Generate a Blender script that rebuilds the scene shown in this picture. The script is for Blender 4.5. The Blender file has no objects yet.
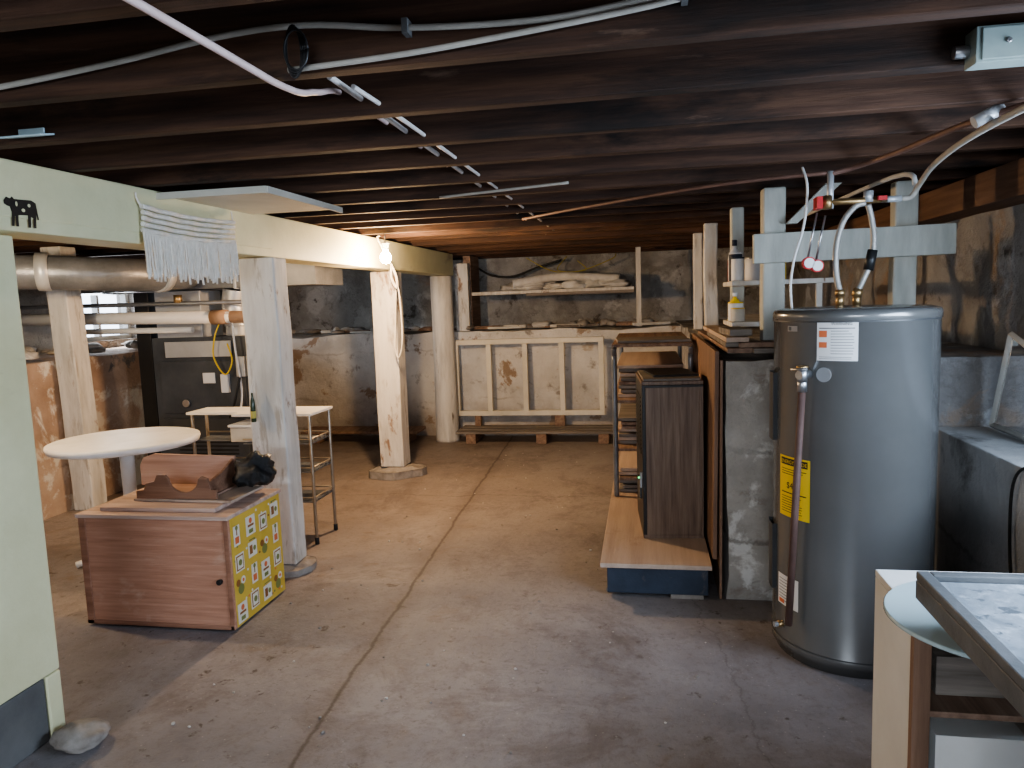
import bpy, bmesh, math, random
from mathutils import Matrix, Vector, noise
random.seed(7)
D=math.radians
scene=bpy.context.scene
# ---------------------------------------------------------------- materials
def ramp_node(nt,stops):
    r=nt.nodes.new('ShaderNodeValToRGB'); e=r.color_ramp.elements
    while len(e)<len(stops): e.new(.5)
    for i,(p,c) in enumerate(stops):
        e[i].position=p; e[i].color=(c[0],c[1],c[2],1)
    return r
def noise_tex(nt,scale,stretch=(1,1,1),detail=6,rough=.6,dist=0,off=0):
    tc=nt.nodes.new('ShaderNodeTexCoord'); mp=nt.nodes.new('ShaderNodeMapping')
    mp.inputs['Scale'].default_value=stretch; mp.inputs['Location'].default_value=(off,off*.7,off*.3)
    n=nt.nodes.new('ShaderNodeTexNoise'); n.inputs['Scale'].default_value=scale
    n.inputs['Detail'].default_value=detail; n.inputs['Roughness'].default_value=rough; n.inputs['Distortion'].default_value=dist
    nt.links.new(tc.outputs['Object'],mp.inputs[0]); nt.links.new(mp.outputs[0],n.inputs['Vector'])
    return n.outputs['Fac']
def mixc(nt,fac,a,b):
    m=nt.nodes.new('ShaderNodeMix'); m.data_type='RGBA'
    if isinstance(fac,float): m.inputs[0].default_value=fac
    else: nt.links.new(fac,m.inputs[0])
    for s,v in ((m.inputs[6],a),(m.inputs[7],b)):
        if isinstance(v,tuple): s.default_value=(v[0],v[1],v[2],1)
        else: nt.links.new(v,s)
    return m.outputs[2]
def math_node(nt,op,a,b=None,c=None):
    m=nt.nodes.new('ShaderNodeMath'); m.operation=op
    for i,v in enumerate((a,b,c)):
        if v is None: continue
        if isinstance(v,(int,float)): m.inputs[i].default_value=v
        else: nt.links.new(v,m.inputs[i])
    return m.outputs[0]
def mat(name,stops,scale=4,stretch=(1,1,1),rough=.8,metal=0,bump=.3,bs=30,bstretch=None,patches=(),dist=0,emit=None,trans=0,coat=0,spec=.4,extra=None,detail=6,bd=.01):
    m=bpy.data.materials.new(name); m.use_nodes=True; nt=m.node_tree
    b=nt.nodes['Principled BSDF']
    off=len(name)*1.37
    f=noise_tex(nt,scale,stretch,detail,.62,dist,off)
    r=ramp_node(nt,stops); nt.links.new(f,r.inputs[0]); col=r.outputs[0]
    for i,(pc,lo,hi,ps,pst) in enumerate(patches):
        pf=noise_tex(nt,ps,pst,8,.65,.3,off+3.1*(i+1))
        rr=ramp_node(nt,[(lo,(0,0,0)),(hi,(1,1,1))]); nt.links.new(pf,rr.inputs[0])
        col=mixc(nt,rr.outputs[0],col,pc)
    if extra: col=extra(nt,col)
    nt.links.new(col,b.inputs['Base Color'])
    b.inputs['Roughness'].default_value=rough; b.inputs['Metallic'].default_value=metal
    b.inputs['Specular IOR Level'].default_value=spec
    b.inputs['Coat Weight'].default_value=coat
    if trans: b.inputs['Transmission Weight'].default_value=trans
    if emit:
        b.inputs['Emission Color'].default_value=(emit[0],emit[1],emit[2],1); b.inputs['Emission Strength'].default_value=emit[3]
    if bump>0:
        bf=noise_tex(nt,bs,bstretch or stretch,8,.7,0,off+9)
        bn=nt.nodes.new('ShaderNodeBump'); bn.inputs['Strength'].default_value=bump; bn.inputs['Distance'].default_value=bd
        nt.links.new(bf,bn.inputs['Height']); nt.links.new(bn.outputs[0],b.inputs['Normal'])
    return m
def xyz(nt):
    tc=nt.nodes.new('ShaderNodeTexCoord'); s=nt.nodes.new('ShaderNodeSeparateXYZ'); nt.links.new(tc.outputs['Object'],s.inputs[0]); return s.outputs
def band(nt,v,width,soft):
    a=math_node(nt,'ABSOLUTE',v); mr=nt.nodes.new('ShaderNodeMapRange'); nt.links.new(a,mr.inputs[0])
    mr.inputs[1].default_value=width; mr.inputs[2].default_value=width+soft; mr.inputs[3].default_value=1; mr.inputs[4].default_value=0
    return mr.outputs[0]
def maprange(nt,v,a,b,c,d):
    mr=nt.nodes.new('ShaderNodeMapRange'); nt.links.new(v,mr.inputs[0])
    for i,x in enumerate((a,b,c,d)): mr.inputs[i+1].default_value=x
    return mr.outputs[0]
def floor_extra(nt,col):
    o=xyz(nt)
    n=noise_tex(nt,2.5,(1,1,1),8,.7)
    nn=math_node(nt,'MULTIPLY_ADD',n,.14,-.07)
    n5=math_node(nt,'MULTIPLY_ADD',n,.08,-.04)
    f=maprange(nt,math_node(nt,'ADD',o[1],math_node(nt,'MULTIPLY',nn,8)),2.8,4.8,0,.5)
    col=mixc(nt,f,col,(.33,.245,.18))
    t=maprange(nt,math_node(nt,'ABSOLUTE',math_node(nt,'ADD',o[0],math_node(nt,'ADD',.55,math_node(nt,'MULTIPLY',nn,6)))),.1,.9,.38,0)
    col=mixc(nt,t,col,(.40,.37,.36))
    dm=noise_tex(nt,3.2,(1,.8,1),10,.8,.4,21); col=mixc(nt,maprange(nt,dm,.5,.66,0,.6),col,(.15,.12,.11))
    fm=noise_tex(nt,30,(1,1,1),6,.8,0,4); col=mixc(nt,maprange(nt,fm,.52,.72,0,.55),col,(.12,.095,.085))
    st=noise_tex(nt,1.1,(1,1,1),10,.75,.6,33); col=mixc(nt,maprange(nt,st,.54,.62,0,.45),col,(.12,.09,.08))
    l=math_node(nt,'MULTIPLY_ADD',o[1],.05,.99); l=math_node(nt,'ADD',l,o[0]); l=math_node(nt,'ADD',l,n5)
    c=band(nt,l,.003,.009); col=mixc(nt,math_node(nt,'MULTIPLY',c,.7),col,(.05,.037,.03))
    halo=band(nt,l,.0,.10); col=mixc(nt,math_node(nt,'MULTIPLY',halo,.3),col,(.13,.09,.07))
    l2=math_node(nt,'ADD',math_node(nt,'ADD',o[1],-5.1),math_node(nt,'MULTIPLY',nn,2.0)); c2=band(nt,l2,.003,.008)
    col=mixc(nt,math_node(nt,'MULTIPLY',c2,.4),col,(.07,.055,.04))
    l3=math_node(nt,'ADD',math_node(nt,'MULTIPLY_ADD',o[1],.12,-.62),math_node(nt,'ADD',o[0],math_node(nt,'MULTIPLY',nn,1.6))); c3=band(nt,l3,.001,.005)
    col=mixc(nt,math_node(nt,'MULTIPLY',c3,.3),col,(.06,.045,.04))
    v=nt.nodes.new('ShaderNodeTexVoronoi'); v.inputs['Scale'].default_value=28; tc=nt.nodes.new('ShaderNodeTexCoord'); nt.links.new(tc.outputs['Object'],v.inputs['Vector'])
    s=math_node(nt,'LESS_THAN',v.outputs['Distance'],.08)
    col=mixc(nt,math_node(nt,'MULTIPLY',s,.4),col,(.5,.46,.42))
    return col
M_floor=mat('floor_concrete',[(.25,(.155,.142,.145)),(.5,(.25,.232,.238)),(.72,(.35,.33,.335))],1.6,bump=.8,bs=11,rough=.58,detail=9,
   patches=[((.16,.13,.12),.55,.72,1.9,(1,.6,1)),((.20,.15,.12),.60,.74,5,(1,1,1)),((.10,.08,.07),.62,.68,16,(1,1,1))],extra=floor_extra,spec=.45)
def courses(per,dark,amt):
    def f(nt,col):
        o=xyz(nt); n=noise_tex(nt,1.6,(1,1,1),8,.75)
        z=math_node(nt,'ADD',math_node(nt,'MULTIPLY_ADD',n,.22,0),o[2]); w=math_node(nt,'PINGPONG',z,per/2)
        br=noise_tex(nt,2.3,(1,1,1),4,.6,0,5)
        k=math_node(nt,'MULTIPLY',band(nt,w,.003,.012),maprange(nt,br,.45,.6,0,amt))
        return mixc(nt,k,col,dark)
    return f
def rubble(scale,dark,amt,tone=.3):
    "rough fieldstone: heavily distorted cells, mortar smeared over most joints"
    def f(nt,col):
        tc=nt.nodes.new('ShaderNodeTexCoord'); n=nt.nodes.new('ShaderNodeTexNoise'); n.inputs['Scale'].default_value=2.2; n.inputs['Detail'].default_value=9; n.inputs['Roughness'].default_value=.75
        nt.links.new(tc.outputs['Object'],n.inputs['Vector'])
        ad=nt.nodes.new('ShaderNodeVectorMath'); ad.operation='MULTIPLY_ADD'; nt.links.new(n.outputs['Color'],ad.inputs[0]); ad.inputs[1].default_value=(.9,.9,.9); nt.links.new(tc.outputs['Object'],ad.inputs[2])
        v=nt.nodes.new('ShaderNodeTexVoronoi'); v.feature='DISTANCE_TO_EDGE'; v.inputs['Scale'].default_value=scale; nt.links.new(ad.outputs[0],v.inputs['Vector'])
        v2=nt.nodes.new('ShaderNodeTexVoronoi'); v2.inputs['Scale'].default_value=scale; nt.links.new(ad.outputs[0],v2.inputs['Vector'])
        s=nt.nodes.new('ShaderNodeSeparateColor'); nt.links.new(v2.outputs['Color'],s.inputs[0])
        col=mixc(nt,maprange(nt,s.outputs[0],0,1,0,tone),col,(.20,.17,.14))
        br=noise_tex(nt,2.6,(1,1,1),6,.7,0,8)
        k=math_node(nt,'MULTIPLY',maprange(nt,v.outputs['Distance'],0,.07,1,0),maprange(nt,br,.47,.62,0,amt))
        return mixc(nt,k,col,dark)
    return f
def dirty_bottom(c,amt,z1):
    def f(nt,col):
        o=xyz(nt); n=noise_tex(nt,3,(1,1,1),8,.7,0,2)
        k=maprange(nt,math_node(nt,'ADD',o[2],math_node(nt,'MULTIPLY_ADD',n,1.0,-.5)),0,z1,amt,0)
        return courses(.5,(.2,.15,.1),.35)(nt,mixc(nt,k,col,c))
    return f
M_whitewash=mat('whitewashed_concrete',[(.3,(.50,.48,.45)),(.5,(.66,.64,.61)),(.72,(.78,.76,.73))],2.2,bump=1,bs=5,rough=.9,bd=.035,detail=9,
   patches=[((.36,.27,.20),.61,.64,2.1,(1,1,1)),((.33,.30,.27),.58,.68,6,(1,1,1)),((.50,.43,.35),.62,.67,3.5,(1,1,1))],extra=dirty_bottom((.34,.26,.2),.6,.40))
M_orangewall=mat('peeling_basement_plaster',[(.3,(.33,.22,.155)),(.5,(.46,.33,.25)),(.7,(.56,.44,.35))],2.2,bump=1,bs=6,rough=.9,bd=.03,detail=9,
   patches=[((.66,.61,.54),.53,.57,1.7,(1,1,1)),((.16,.14,.13),.60,.64,2.4,(1,1,1))],extra=courses(.45,(.15,.1,.07),.4))
M_greywall=mat('grey_rubble_concrete',[(.3,(.25,.235,.215)),(.5,(.42,.40,.37)),(.7,(.55,.53,.50))],3.2,bump=1,bs=4,rough=.92,bd=.08,detail=10,
   patches=[((.64,.62,.59),.55,.61,2.1,(1,1,1)),((.15,.13,.11),.59,.65,4,(1,1,1)),((.40,.30,.22),.6,.68,2,(1,1,1))],extra=rubble(2.6,(.12,.10,.08),.55))
M_rightwall=mat('stained_parged_concrete',[(.3,(.22,.215,.215)),(.5,(.36,.355,.355)),(.7,(.48,.478,.475))],1.8,bump=1,bs=4,rough=.85,bd=.07,detail=10,
   patches=[((.40,.31,.24),.57,.64,1.5,(1,1,1)),((.58,.59,.60),.54,.60,2.3,(1,1,1)),((.14,.13,.12),.61,.67,2.6,(1,1,1))],extra=rubble(1.8,(.10,.09,.08),.4,.2))
M_ledge=mat('grey_ledge_concrete',[(.3,(.36,.36,.36)),(.5,(.47,.47,.47)),(.7,(.58,.58,.57))],2.5,bump=.9,bs=9,rough=.85,detail=9,bd=.02,patches=[((.24,.23,.22),.57,.68,3,(1,1,1))],extra=courses(.5,(.14,.13,.12),.4))
M_stub=mat('pale_block_concrete',[(.3,(.34,.31,.275)),(.55,(.49,.455,.41)),(.75,(.64,.60,.55))],4,bump=1,bs=9,rough=.9,detail=9,bd=.03,patches=[((.26,.21,.17),.55,.66,3,(1,1,1.5)),((.70,.68,.64),.56,.62,5,(1,1,1))],extra=courses(.4,(.12,.1,.08),.6))
def planks(nt,col):
    o=xyz(nt); w=math_node(nt,'PINGPONG',o[0],.065)
    return mixc(nt,band(nt,w,.002,.004),col,(.008,.005,.003))
M_sub=mat('subfloor_boards',[(.3,(.022,.013,.008)),(.6,(.055,.03,.017)),(.8,(.085,.048,.028))],3,(6,.6,1),bump=.3,extra=planks)
def wood(name,a,b,c,axis='x',scale=5,rough=.75,**k):
    st={'x':(.5,9,9),'y':(9,.5,9),'z':(9,9,.5)}[axis]
    return mat(name,[(.3,a),(.5,b),(.7,c)],scale*.6,st,rough,bump=k.pop('bump',.25),bs=14,**k)
M_joist=wood('old_joist_wood',(.022,.010,.006),(.062,.029,.016),(.115,.058,.033),'x',patches=[((.012,.007,.005),.52,.64,1.2,(1,4,4)),((.17,.105,.07),.66,.76,2.2,(1,6,6))])
M_sill=wood('sill_wood',(.09,.05,.035),(.15,.085,.055),(.21,.125,.085),'y')
M_beam=mat('pale_green_painted_beam',[(.3,(.57,.55,.34)),(.6,(.69,.67,.44)),(.8,(.75,.72,.52))],2,rough=.55,bump=.25,bs=18,patches=[((.42,.37,.25),.60,.7,3,(1,.4,1))])
M_post=mat('cream_painted_wood',[(.3,(.50,.47,.42)),(.55,(.68,.65,.60)),(.8,(.76,.73,.68))],4,(3,3,.5),rough=.7,bump=.4,bs=16,
   patches=[((.30,.20,.14),.615,.66,3.2,(2,2,.7)),((.42,.37,.31),.56,.66,8,(2,2,.4))])
M_postwhite=mat('weathered_white_post',[(.3,(.46,.44,.41)),(.55,(.66,.64,.60)),(.8,(.76,.74,.70))],6,(3,3,.4),rough=.75,bump=.4,bs=16,patches=[((.18,.15,.12),.62,.68,5,(3,3,.3))])
M_bluepost=mat('pale_blue_grey_paint',[(.3,(.40,.41,.37)),(.6,(.55,.56,.51)),(.8,(.63,.64,.58))],4,(3,3,.6),rough=.6,bump=.25,patches=[((.25,.2,.15),.64,.7,5,(2,2,.5))])
M_darkgrey=mat('dark_grey_paint',[(.3,(.10,.10,.10)),(.7,(.17,.17,.165))],4,rough=.6)
M_ply=wood('orange_plywood',(.42,.21,.135),(.51,.27,.18),(.59,.34,.24),'x',scale=11,rough=.5,patches=[((.66,.48,.38),.58,.75,2.4,(1,1,2)),((.36,.19,.12),.64,.74,3,(1,1,4))])
M_pinkwood=wood('worn_pinkish_wood',(.40,.28,.23),(.52,.38,.32),(.64,.50,.43),'x')
M_redwood=wood('red_brown_wood',(.22,.10,.06),(.33,.165,.105),(.44,.24,.16),'x',rough=.5)
M_organback=wood('salmon_brown_board',(.42,.25,.18),(.52,.33,.25),(.60,.41,.32),'x',rough=.6)
M_organfront=wood('scroll_cut_board',(.17,.085,.055),(.26,.14,.09),(.34,.2,.135),'x',rough=.5)
M_edgewood=wood('brown_sheet_edge',(.13,.075,.05),(.22,.13,.085),(.31,.19,.13),'z',rough=.6)
M_walnut=wood('walnut_veneer',(.10,.062,.042),(.18,.12,.085),(.26,.185,.135),'z',scale=9,rough=.45)
M_black=mat('black_plastic',[(0,(.012,.012,.013)),(1,(.03,.03,.03))],8,rough=.4,bump=.05)
M_board=wood('rough_board',(.16,.10,.07),(.27,.175,.125),(.38,.27,.20),'y')
M_paleboard=wood('pale_platform_plywood',(.42,.31,.24),(.50,.385,.305),(.57,.45,.365),'y',scale=3,patches=[((.33,.22,.16),.58,.7,3,(1,1,3))])
M_greyboard=wood('grey_old_board',(.12,.10,.085),(.22,.19,.165),(.33,.29,.25),'x')
M_blue=mat('navy_platform_paint',[(.3,(.02,.028,.045)),(.7,(.045,.06,.09))],5,rough=.6,patches=[((.14,.12,.11),.58,.68,6,(1,1,1))])
M_white=mat('white_enamel',[(.3,(.66,.66,.64)),(.7,(.78,.78,.76))],3,rough=.45,bump=.05)
M_tabletop=mat('white_laminate_top',[(.3,(.68,.66,.62)),(.6,(.82,.80,.77))],4,rough=.45,bump=.1)
M_wallframe=mat('white_stud_paint',[(.3,(.66,.62,.52)),(.7,(.80,.76,.67))],5,rough=.7,bump=.2)
M_steel=mat('brushed_steel',[(.3,(.35,.35,.36)),(.7,(.55,.55,.56))],9,rough=.35,metal=.9,bump=.05)
M_galv=mat('galvanised_sheet',[(.3,(.40,.42,.44)),(.7,(.58,.60,.62))],3,rough=.38,metal=.35,bump=.08)
M_pan=mat('cream_painted_sheet',[(.3,(.50,.48,.42)),(.7,(.64,.61,.54))],3,rough=.5,metal=.1,bump=.08)
M_darkduct=mat('dark_duct_sheet',[(.3,(.13,.14,.15)),(.7,(.28,.29,.31))],4,rough=.35,metal=.4,bump=.3)
M_brass=mat('brass',[(.3,(.40,.27,.13)),(.7,(.55,.4,.22))],9,rough=.4,metal=.9,bump=.05)
M_brasstube=mat('brassy_rack_tube',[(.3,(.33,.28,.22)),(.7,(.5,.44,.36))],9,rough=.4,metal=.8,bump=.05)
M_copper=mat('dull_copper',[(.3,(.15,.085,.065)),(.7,(.23,.135,.105))],9,rough=.6,metal=.15,bump=.05)
M_relief=mat('oxidised_relief_pipe',[(.3,(.085,.05,.042)),(.7,(.15,.09,.075))],9,rough=.65,metal=.1,bump=.05)
M_heater=mat('heater_grey_enamel',[(.3,(.158,.158,.155)),(.7,(.192,.192,.188))],2,rough=.25,metal=.35,bump=.02,bs=60,spec=.6,coat=.35)
M_heaterdark=mat('heater_panel_grey',[(.3,(.05,.052,.055)),(.7,(.075,.077,.08))],4,rough=.4,bump=.05)
M_label=mat('white_label',[(0,(.72,.72,.72)),(1,(.80,.80,.80))],4,rough=.5,bump=0)
M_ink=mat('black_ink',[(0,(.015,.015,.015)),(1,(.02,.02,.02))],4,rough=.5,bump=0)
M_greyink=mat('grey_ink',[(0,(.25,.25,.26)),(1,(.3,.3,.3))],4,rough=.5,bump=0)
M_orange=mat('orange_ink',[(0,(.66,.17,.07)),(1,(.70,.2,.08))],4,rough=.5,bump=0)
M_yellow=mat('yellow_label',[(0,(.82,.60,.05)),(1,(.78,.56,.05))],4,rough=.45,bump=0)
M_yellowcord=mat('yellow_cable_jacket',[(0,(.50,.42,.10)),(1,(.55,.45,.12))],4,rough=.6,bump=0)
M_red=mat('red_plastic',[(0,(.55,.02,.02)),(1,(.45,.02,.02))],4,rough=.4,bump=0)
M_pvc=mat('white_pvc',[(.3,(.62,.62,.61)),(.7,(.74,.74,.72))],5,rough=.4,bump=.03)
M_pex=mat('white_pex',[(.3,(.60,.57,.54)),(.7,(.70,.67,.64))],5,rough=.5,bump=.02)
M_pexpink=mat('reddish_pex',[(.3,(.58,.44,.41)),(.7,(.68,.54,.51))],5,rough=.5,bump=.02)
M_cable=mat('grey_white_cable',[(.3,(.33,.31,.27)),(.7,(.46,.43,.38))],6,rough=.6,bump=.02)
M_rust=mat('orange_brown_pipe',[(.3,(.30,.18,.11)),(.7,(.46,.30,.20))],8,rough=.6,bump=.1)
M_insul=mat('grey_flex_hose',[(.3,(.32,.31,.29)),(.7,(.44,.43,.40))],9,rough=.45,metal=.4,bump=.2,bs=90)
M_floral=mat('mustard_contact_paper',[(.3,(.60,.40,.06)),(.7,(.70,.49,.10))],6,rough=.6,bump=.05)
M_green=mat('olive_green_print',[(0,(.18,.2,.06)),(1,(.26,.27,.09))],4,rough=.6,bump=0)
M_dkgreen=mat('dark_green_glass',[(0,(.03,.045,.02)),(1,(.045,.06,.03))],4,rough=.2,bump=0)
M_brownp=mat('brown_print',[(0,(.25,.10,.03)),(1,(.34,.15,.05))],4,rough=.6,bump=0)
M_creamp=mat('cream_print',[(0,(.70,.66,.55)),(1,(.76,.72,.62))],4,rough=.6,bump=0)
M_cloth=mat('offwhite_macrame',[(.3,(.70,.66,.58)),(.7,(.85,.81,.74))],30,rough=.95,bump=.5,bs=90)
M_rag=mat('dirty_rag',[(.3,(.46,.43,.40)),(.6,(.66,.64,.60))],5,rough=.95,bump=.4)
M_bag=mat('black_trash_bag',[(0,(.010,.010,.011)),(1,(.02,.02,.02))],6,rough=.25,bump=1,bs=12,spec=.6,bd=.03,dist=1)
M_slab=mat('scuffed_slate_top',[(.3,(.13,.15,.17)),(.5,(.27,.30,.33)),(.72,(.46,.49,.53))],5,rough=.30,bump=.3,bs=22,dist=1.2,patches=[((.60,.63,.67),.54,.66,12,(1,1,1)),((.14,.16,.18),.57,.62,20,(1,1,1))],spec=.6)
M_slabrim=mat('slate_rim',[(.3,(.09,.095,.10)),(.7,(.17,.175,.18))],6,rough=.45,bump=.2)
M_glass=mat('pale_teal_glass',[(0,(.50,.62,.64)),(1,(.47,.60,.62))],3,rough=.12,bump=0,spec=.7,coat=.6)
M_teal=mat('teal_grey_enamel_box',[(.3,(.20,.26,.25)),(.7,(.30,.36,.34))],5,rough=.5,bump=.08)
M_lblue=mat('light_blue_plastic',[(.3,(.42,.55,.60)),(.7,(.55,.68,.72))],5,rough=.5,bump=.02)
M_stone=mat('rubble_stone',[(.3,(.20,.17,.145)),(.6,(.34,.31,.28))],12,rough=.9,bump=.6)
M_paper=mat('old_paper',[(.3,(.5,.47,.42)),(.7,(.66,.63,.57))],9,rough=.85,bump=.1)
M_bulb=mat('lit_bulb_glass',[(0,(1,.8,.5)),(1,(1,.8,.5))],4,rough=.3,bump=0,emit=(1,.82,.5,400))
M_winframe=mat('old_window_frame_paint',[(.3,(.45,.46,.44)),(.7,(.62,.62,.59))],6,rough=.7,bump=.2)
M_pane=mat('window_pane',[(0,(.75,.82,.85)),(1,(.7,.78,.8))],4,rough=.05,bump=0,trans=.95)
M_furn=mat('furnace_grey_enamel',[(.3,(.055,.062,.072)),(.7,(.10,.11,.125))],4,rough=.45,metal=.2,bump=.05)
# ---------------------------------------------------------------- builder
class B:
    def __init__(s,name): s.n=name; s.bm=bmesh.new(); s.m=[]
    def mi(s,m):
        if m not in s.m: s.m.append(m)
        return s.m.index(m)
    def _tag(s,fs,m,sm=False):
        i=s.mi(m)
        for f in fs: f.material_index=i; f.smooth=sm
    def box(s,x0,x1,y0,y1,z0,z1,m,rz=0,rx=0,ry=0):
        c=Vector(((x0+x1)/2,(y0+y1)/2,(z0+z1)/2))
        r=Matrix.Rotation(D(rz),4,'Z')@Matrix.Rotation(D(ry),4,'Y')@Matrix.Rotation(D(rx),4,'X')
        mt=Matrix.Translation(c)@r@Matrix.Diagonal((abs(x1-x0),abs(y1-y0),abs(z1-z0),1))
        v=bmesh.ops.create_cube(s.bm,size=1,matrix=mt)['verts']
        s._tag({f for q in v for f in q.link_faces},m); return v
    def cyl(s,p0,p1,r0,m,r1=None,seg=20,caps=True):
        p0=Vector(p0);p1=Vector(p1);d=p1-p0
        q=Vector((0,0,1)).rotation_difference(d.normalized()).to_matrix().to_4x4()
        mt=Matrix.Translation((p0+p1)/2)@q
        v=bmesh.ops.create_cone(s.bm,cap_ends=caps,segments=seg,radius1=r0,radius2=r0 if r1 is None else r1,depth=d.length,matrix=mt)['verts']
        fs={f for a in v for f in a.link_faces}
        s._tag(fs,m)
        for f in fs: f.smooth=len(f.verts)==4
    def lathe(s,c,prof,m,seg=40):
        rings=[]
        for r,z in prof:
            rings.append([s.bm.verts.new((c[0]+r*math.cos(2*math.pi*i/seg),c[1]+r*math.sin(2*math.pi*i/seg),c[2]+z)) for i in range(seg)])
        fs=[]
        for a,b in zip(rings,rings[1:]):
            for i in range(seg): fs.append(s.bm.faces.new((a[i],a[(i+1)%seg],b[(i+1)%seg],b[i])))
        s._tag(fs,m,True)
        e=[s.bm.faces.new(list(reversed(rings[0]))),s.bm.faces.new(rings[-1])]; s._tag(e,m)
    def tube(s,pts,r,m,seg=8,sub=6,smooth=True):
        P=[Vector(p) for p in pts]
        if smooth and len(P)>2:
            Q=[]
            for i in range(len(P)-1):
                a=P[max(i-1,0)];b=P[i];c=P[i+1];d=P[min(i+2,len(P)-1)]
                for k in range(sub):
                    t=k/sub
                    Q.append(.5*((2*b)+(c-a)*t+(2*a-5*b+4*c-d)*t*t+(3*b-a-3*c+d)*t**3))
            Q.append(P[-1]); P=Q
        rings=[];up=None
        for i,p in enumerate(P):
            t=(P[min(i+1,len(P)-1)]-P[max(i-1,0)]).normalized()
            if up is None: up=t.orthogonal().normalized()
            up=(up-t*up.dot(t)).normalized(); w=t.cross(up)
            rings.append([s.bm.verts.new(p+r*(math.cos(2*math.pi*k/seg)*up+math.sin(2*math.pi*k/seg)*w)) for k in range(seg)])
        fs=[]
        for a,b in zip(rings,rings[1:]):
            for k in range(seg): fs.append(s.bm.faces.new((a[k],a[(k+1)%seg],b[(k+1)%seg],b[k])))
        s._tag(fs,m,True)
        s._tag([s.bm.faces.new(list(reversed(rings[0]))),s.bm.faces.new(rings[-1])],m)
    def poly(s,pts,ext,m):
        e=Vector(ext); a=[s.bm.verts.new(Vector(p)) for p in pts]; b=[s.bm.verts.new(Vector(p)+e) for p in pts]
        n=len(a); fs=[s.bm.faces.new(a),s.bm.faces.new(list(reversed(b)))]
        for i in range(n): fs.append(s.bm.faces.new((a[i],b[i],b[(i+1)%n],a[(i+1)%n])))
        s._tag(fs,m)
    def lump(s,c,rad,m,seed=0,amp=.25,freq=3,sub=3,smooth=True,flat=True):
        v=bmesh.ops.create_icosphere(s.bm,subdivisions=sub,radius=1)['verts']
        for a in v:
            n=noise.noise(a.co*freq*.5+Vector((seed,seed*.3,0)))+.5*noise.noise(a.co*freq*1.3+Vector((0,seed,seed)))
            a.co*=1+amp*n
            a.co=Vector((a.co.x*rad[0],a.co.y*rad[1],a.co.z*rad[2]))+Vector(c)
            if flat and a.co.z<c[2]-rad[2]*.75: a.co.z=c[2]-rad[2]*.75
        s._tag({f for q in v for f in q.link_faces},m,smooth)
    def patch(s,c,r,a0,a1,z0,z1,m,n=8):
        lo=[];hi=[]
        for i in range(n+1):
            a=D(a0+(a1-a0)*i/n); lo.append(s.bm.verts.new((c[0]+r*math.cos(a),c[1]+r*math.sin(a),z0))); hi.append(s.bm.verts.new((c[0]+r*math.cos(a),c[1]+r*math.sin(a),z1)))
        s._tag([s.bm.faces.new((lo[i],lo[i+1],hi[i+1],hi[i])) for i in range(n)],m,True)
    def text(s,body,size,fn,m,align='CENTER'):
        cu=bpy.data.curves.new('txt','FONT'); cu.body=body; cu.size=size; cu.align_x=align; cu.resolution_u=3
        ob=bpy.data.objects.new('txt',cu); bpy.context.collection.objects.link(ob)
        dg=bpy.context.evaluated_depsgraph_get(); me=ob.evaluated_get(dg).to_mesh()
        vs=[s.bm.verts.new(fn(v.co.x,v.co.y)) for v in me.vertices]; fs=[]
        for p in me.polygons:
            try: fs.append(s.bm.faces.new([vs[i] for i in p.vertices]))
            except Exception: pass
        s._tag(fs,m)
        bpy.data.objects.remove(ob); bpy.data.curves.remove(cu)
    def done(s,bevel=0,parent=None):
        me=bpy.data.meshes.new(s.n)
        s.bm.normal_update(); s.bm.to_mesh(me); s.bm.free()
        for m in s.m: me.materials.append(m)
        o=bpy.data.objects.new(s.n,me); bpy.context.collection.objects.link(o)
        if bevel:
            b=o.modifiers.new('bevel','BEVEL'); b.width=bevel; b.segments=2; b.limit_method='ANGLE'; b.angle_limit=D(50)
        if parent: o.parent=parent
        return o
def empty(name):
    e=bpy.data.objects.new(name,None); bpy.context.collection.objects.link(e); return e
# ---------------------------------------------------------------- room shell
XL,XR,YF,YB=-5.0,1.6,-3.0,8.6; JZ=1.88
b=B('floor'); b.box(-5.2,1.9,-3.2,8.9,-.1,0,M_floor); b.done()
b=B('ceiling'); b.box(-5.2,1.9,-3.2,8.9,2.08,2.14,M_sub); b.done()
def rough_wall(name,axis,v,u0,u1,z0,z1,thick,m,holes=(),amp=0):
    b=B(name)
    us=sorted({u0,u1,*[h[0] for h in holes],*[h[1] for h in holes]})
    for a,c in zip(us,us[1:]):
        hs=[h for h in holes if h[0]<=a and h[1]>=c]
        spans=[(z0,z1)] if not hs else [(z0,hs[0][2]),(hs[0][3],z1)]
        for s0,s1 in spans:
            if axis=='x': b.box(v,v+thick,a,c,s0,s1,m)
            else: b.box(a,c,v,v+thick,s0,s1,m)
    if amp:
        bm=b.bm; ua=1 if axis=='x' else 0
        for ax,(lo,hi) in ((ua,(u0,u1)),(2,(z0,z1))):
            k=lo+.1
            while k<hi:
                co=[0,0,0];no=[0,0,0];co[ax]=k;no[ax]=1
                bmesh.ops.bisect_plane(bm,geom=bm.verts[:]+bm.edges[:]+bm.faces[:],plane_co=co,plane_no=no); k+=.1
        va=0 if axis=='x' else 1
        for q in bm.verts:
            if abs(q.co[va]-v)<.01:
                q.co[va]+=amp*noise.noise(q.co*2.6)*1.6+amp*.8*noise.noise(q.co*7)
        for f in bm.faces: f.smooth=True
    o=b.done()
    if amp: o.data.set_sharp_from_angle(angle=D(45))
    return o
rough_wall('wall_left','x',XL,YF,8.8,1.05,2.08,-.2,M_greywall,[(5.8,6.65,1.15,1.62)],.03)
rough_wall('wall_back','y',YB,-5.2,1.8,1.05,2.08,.2,M_greywall,(),.05)
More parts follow.
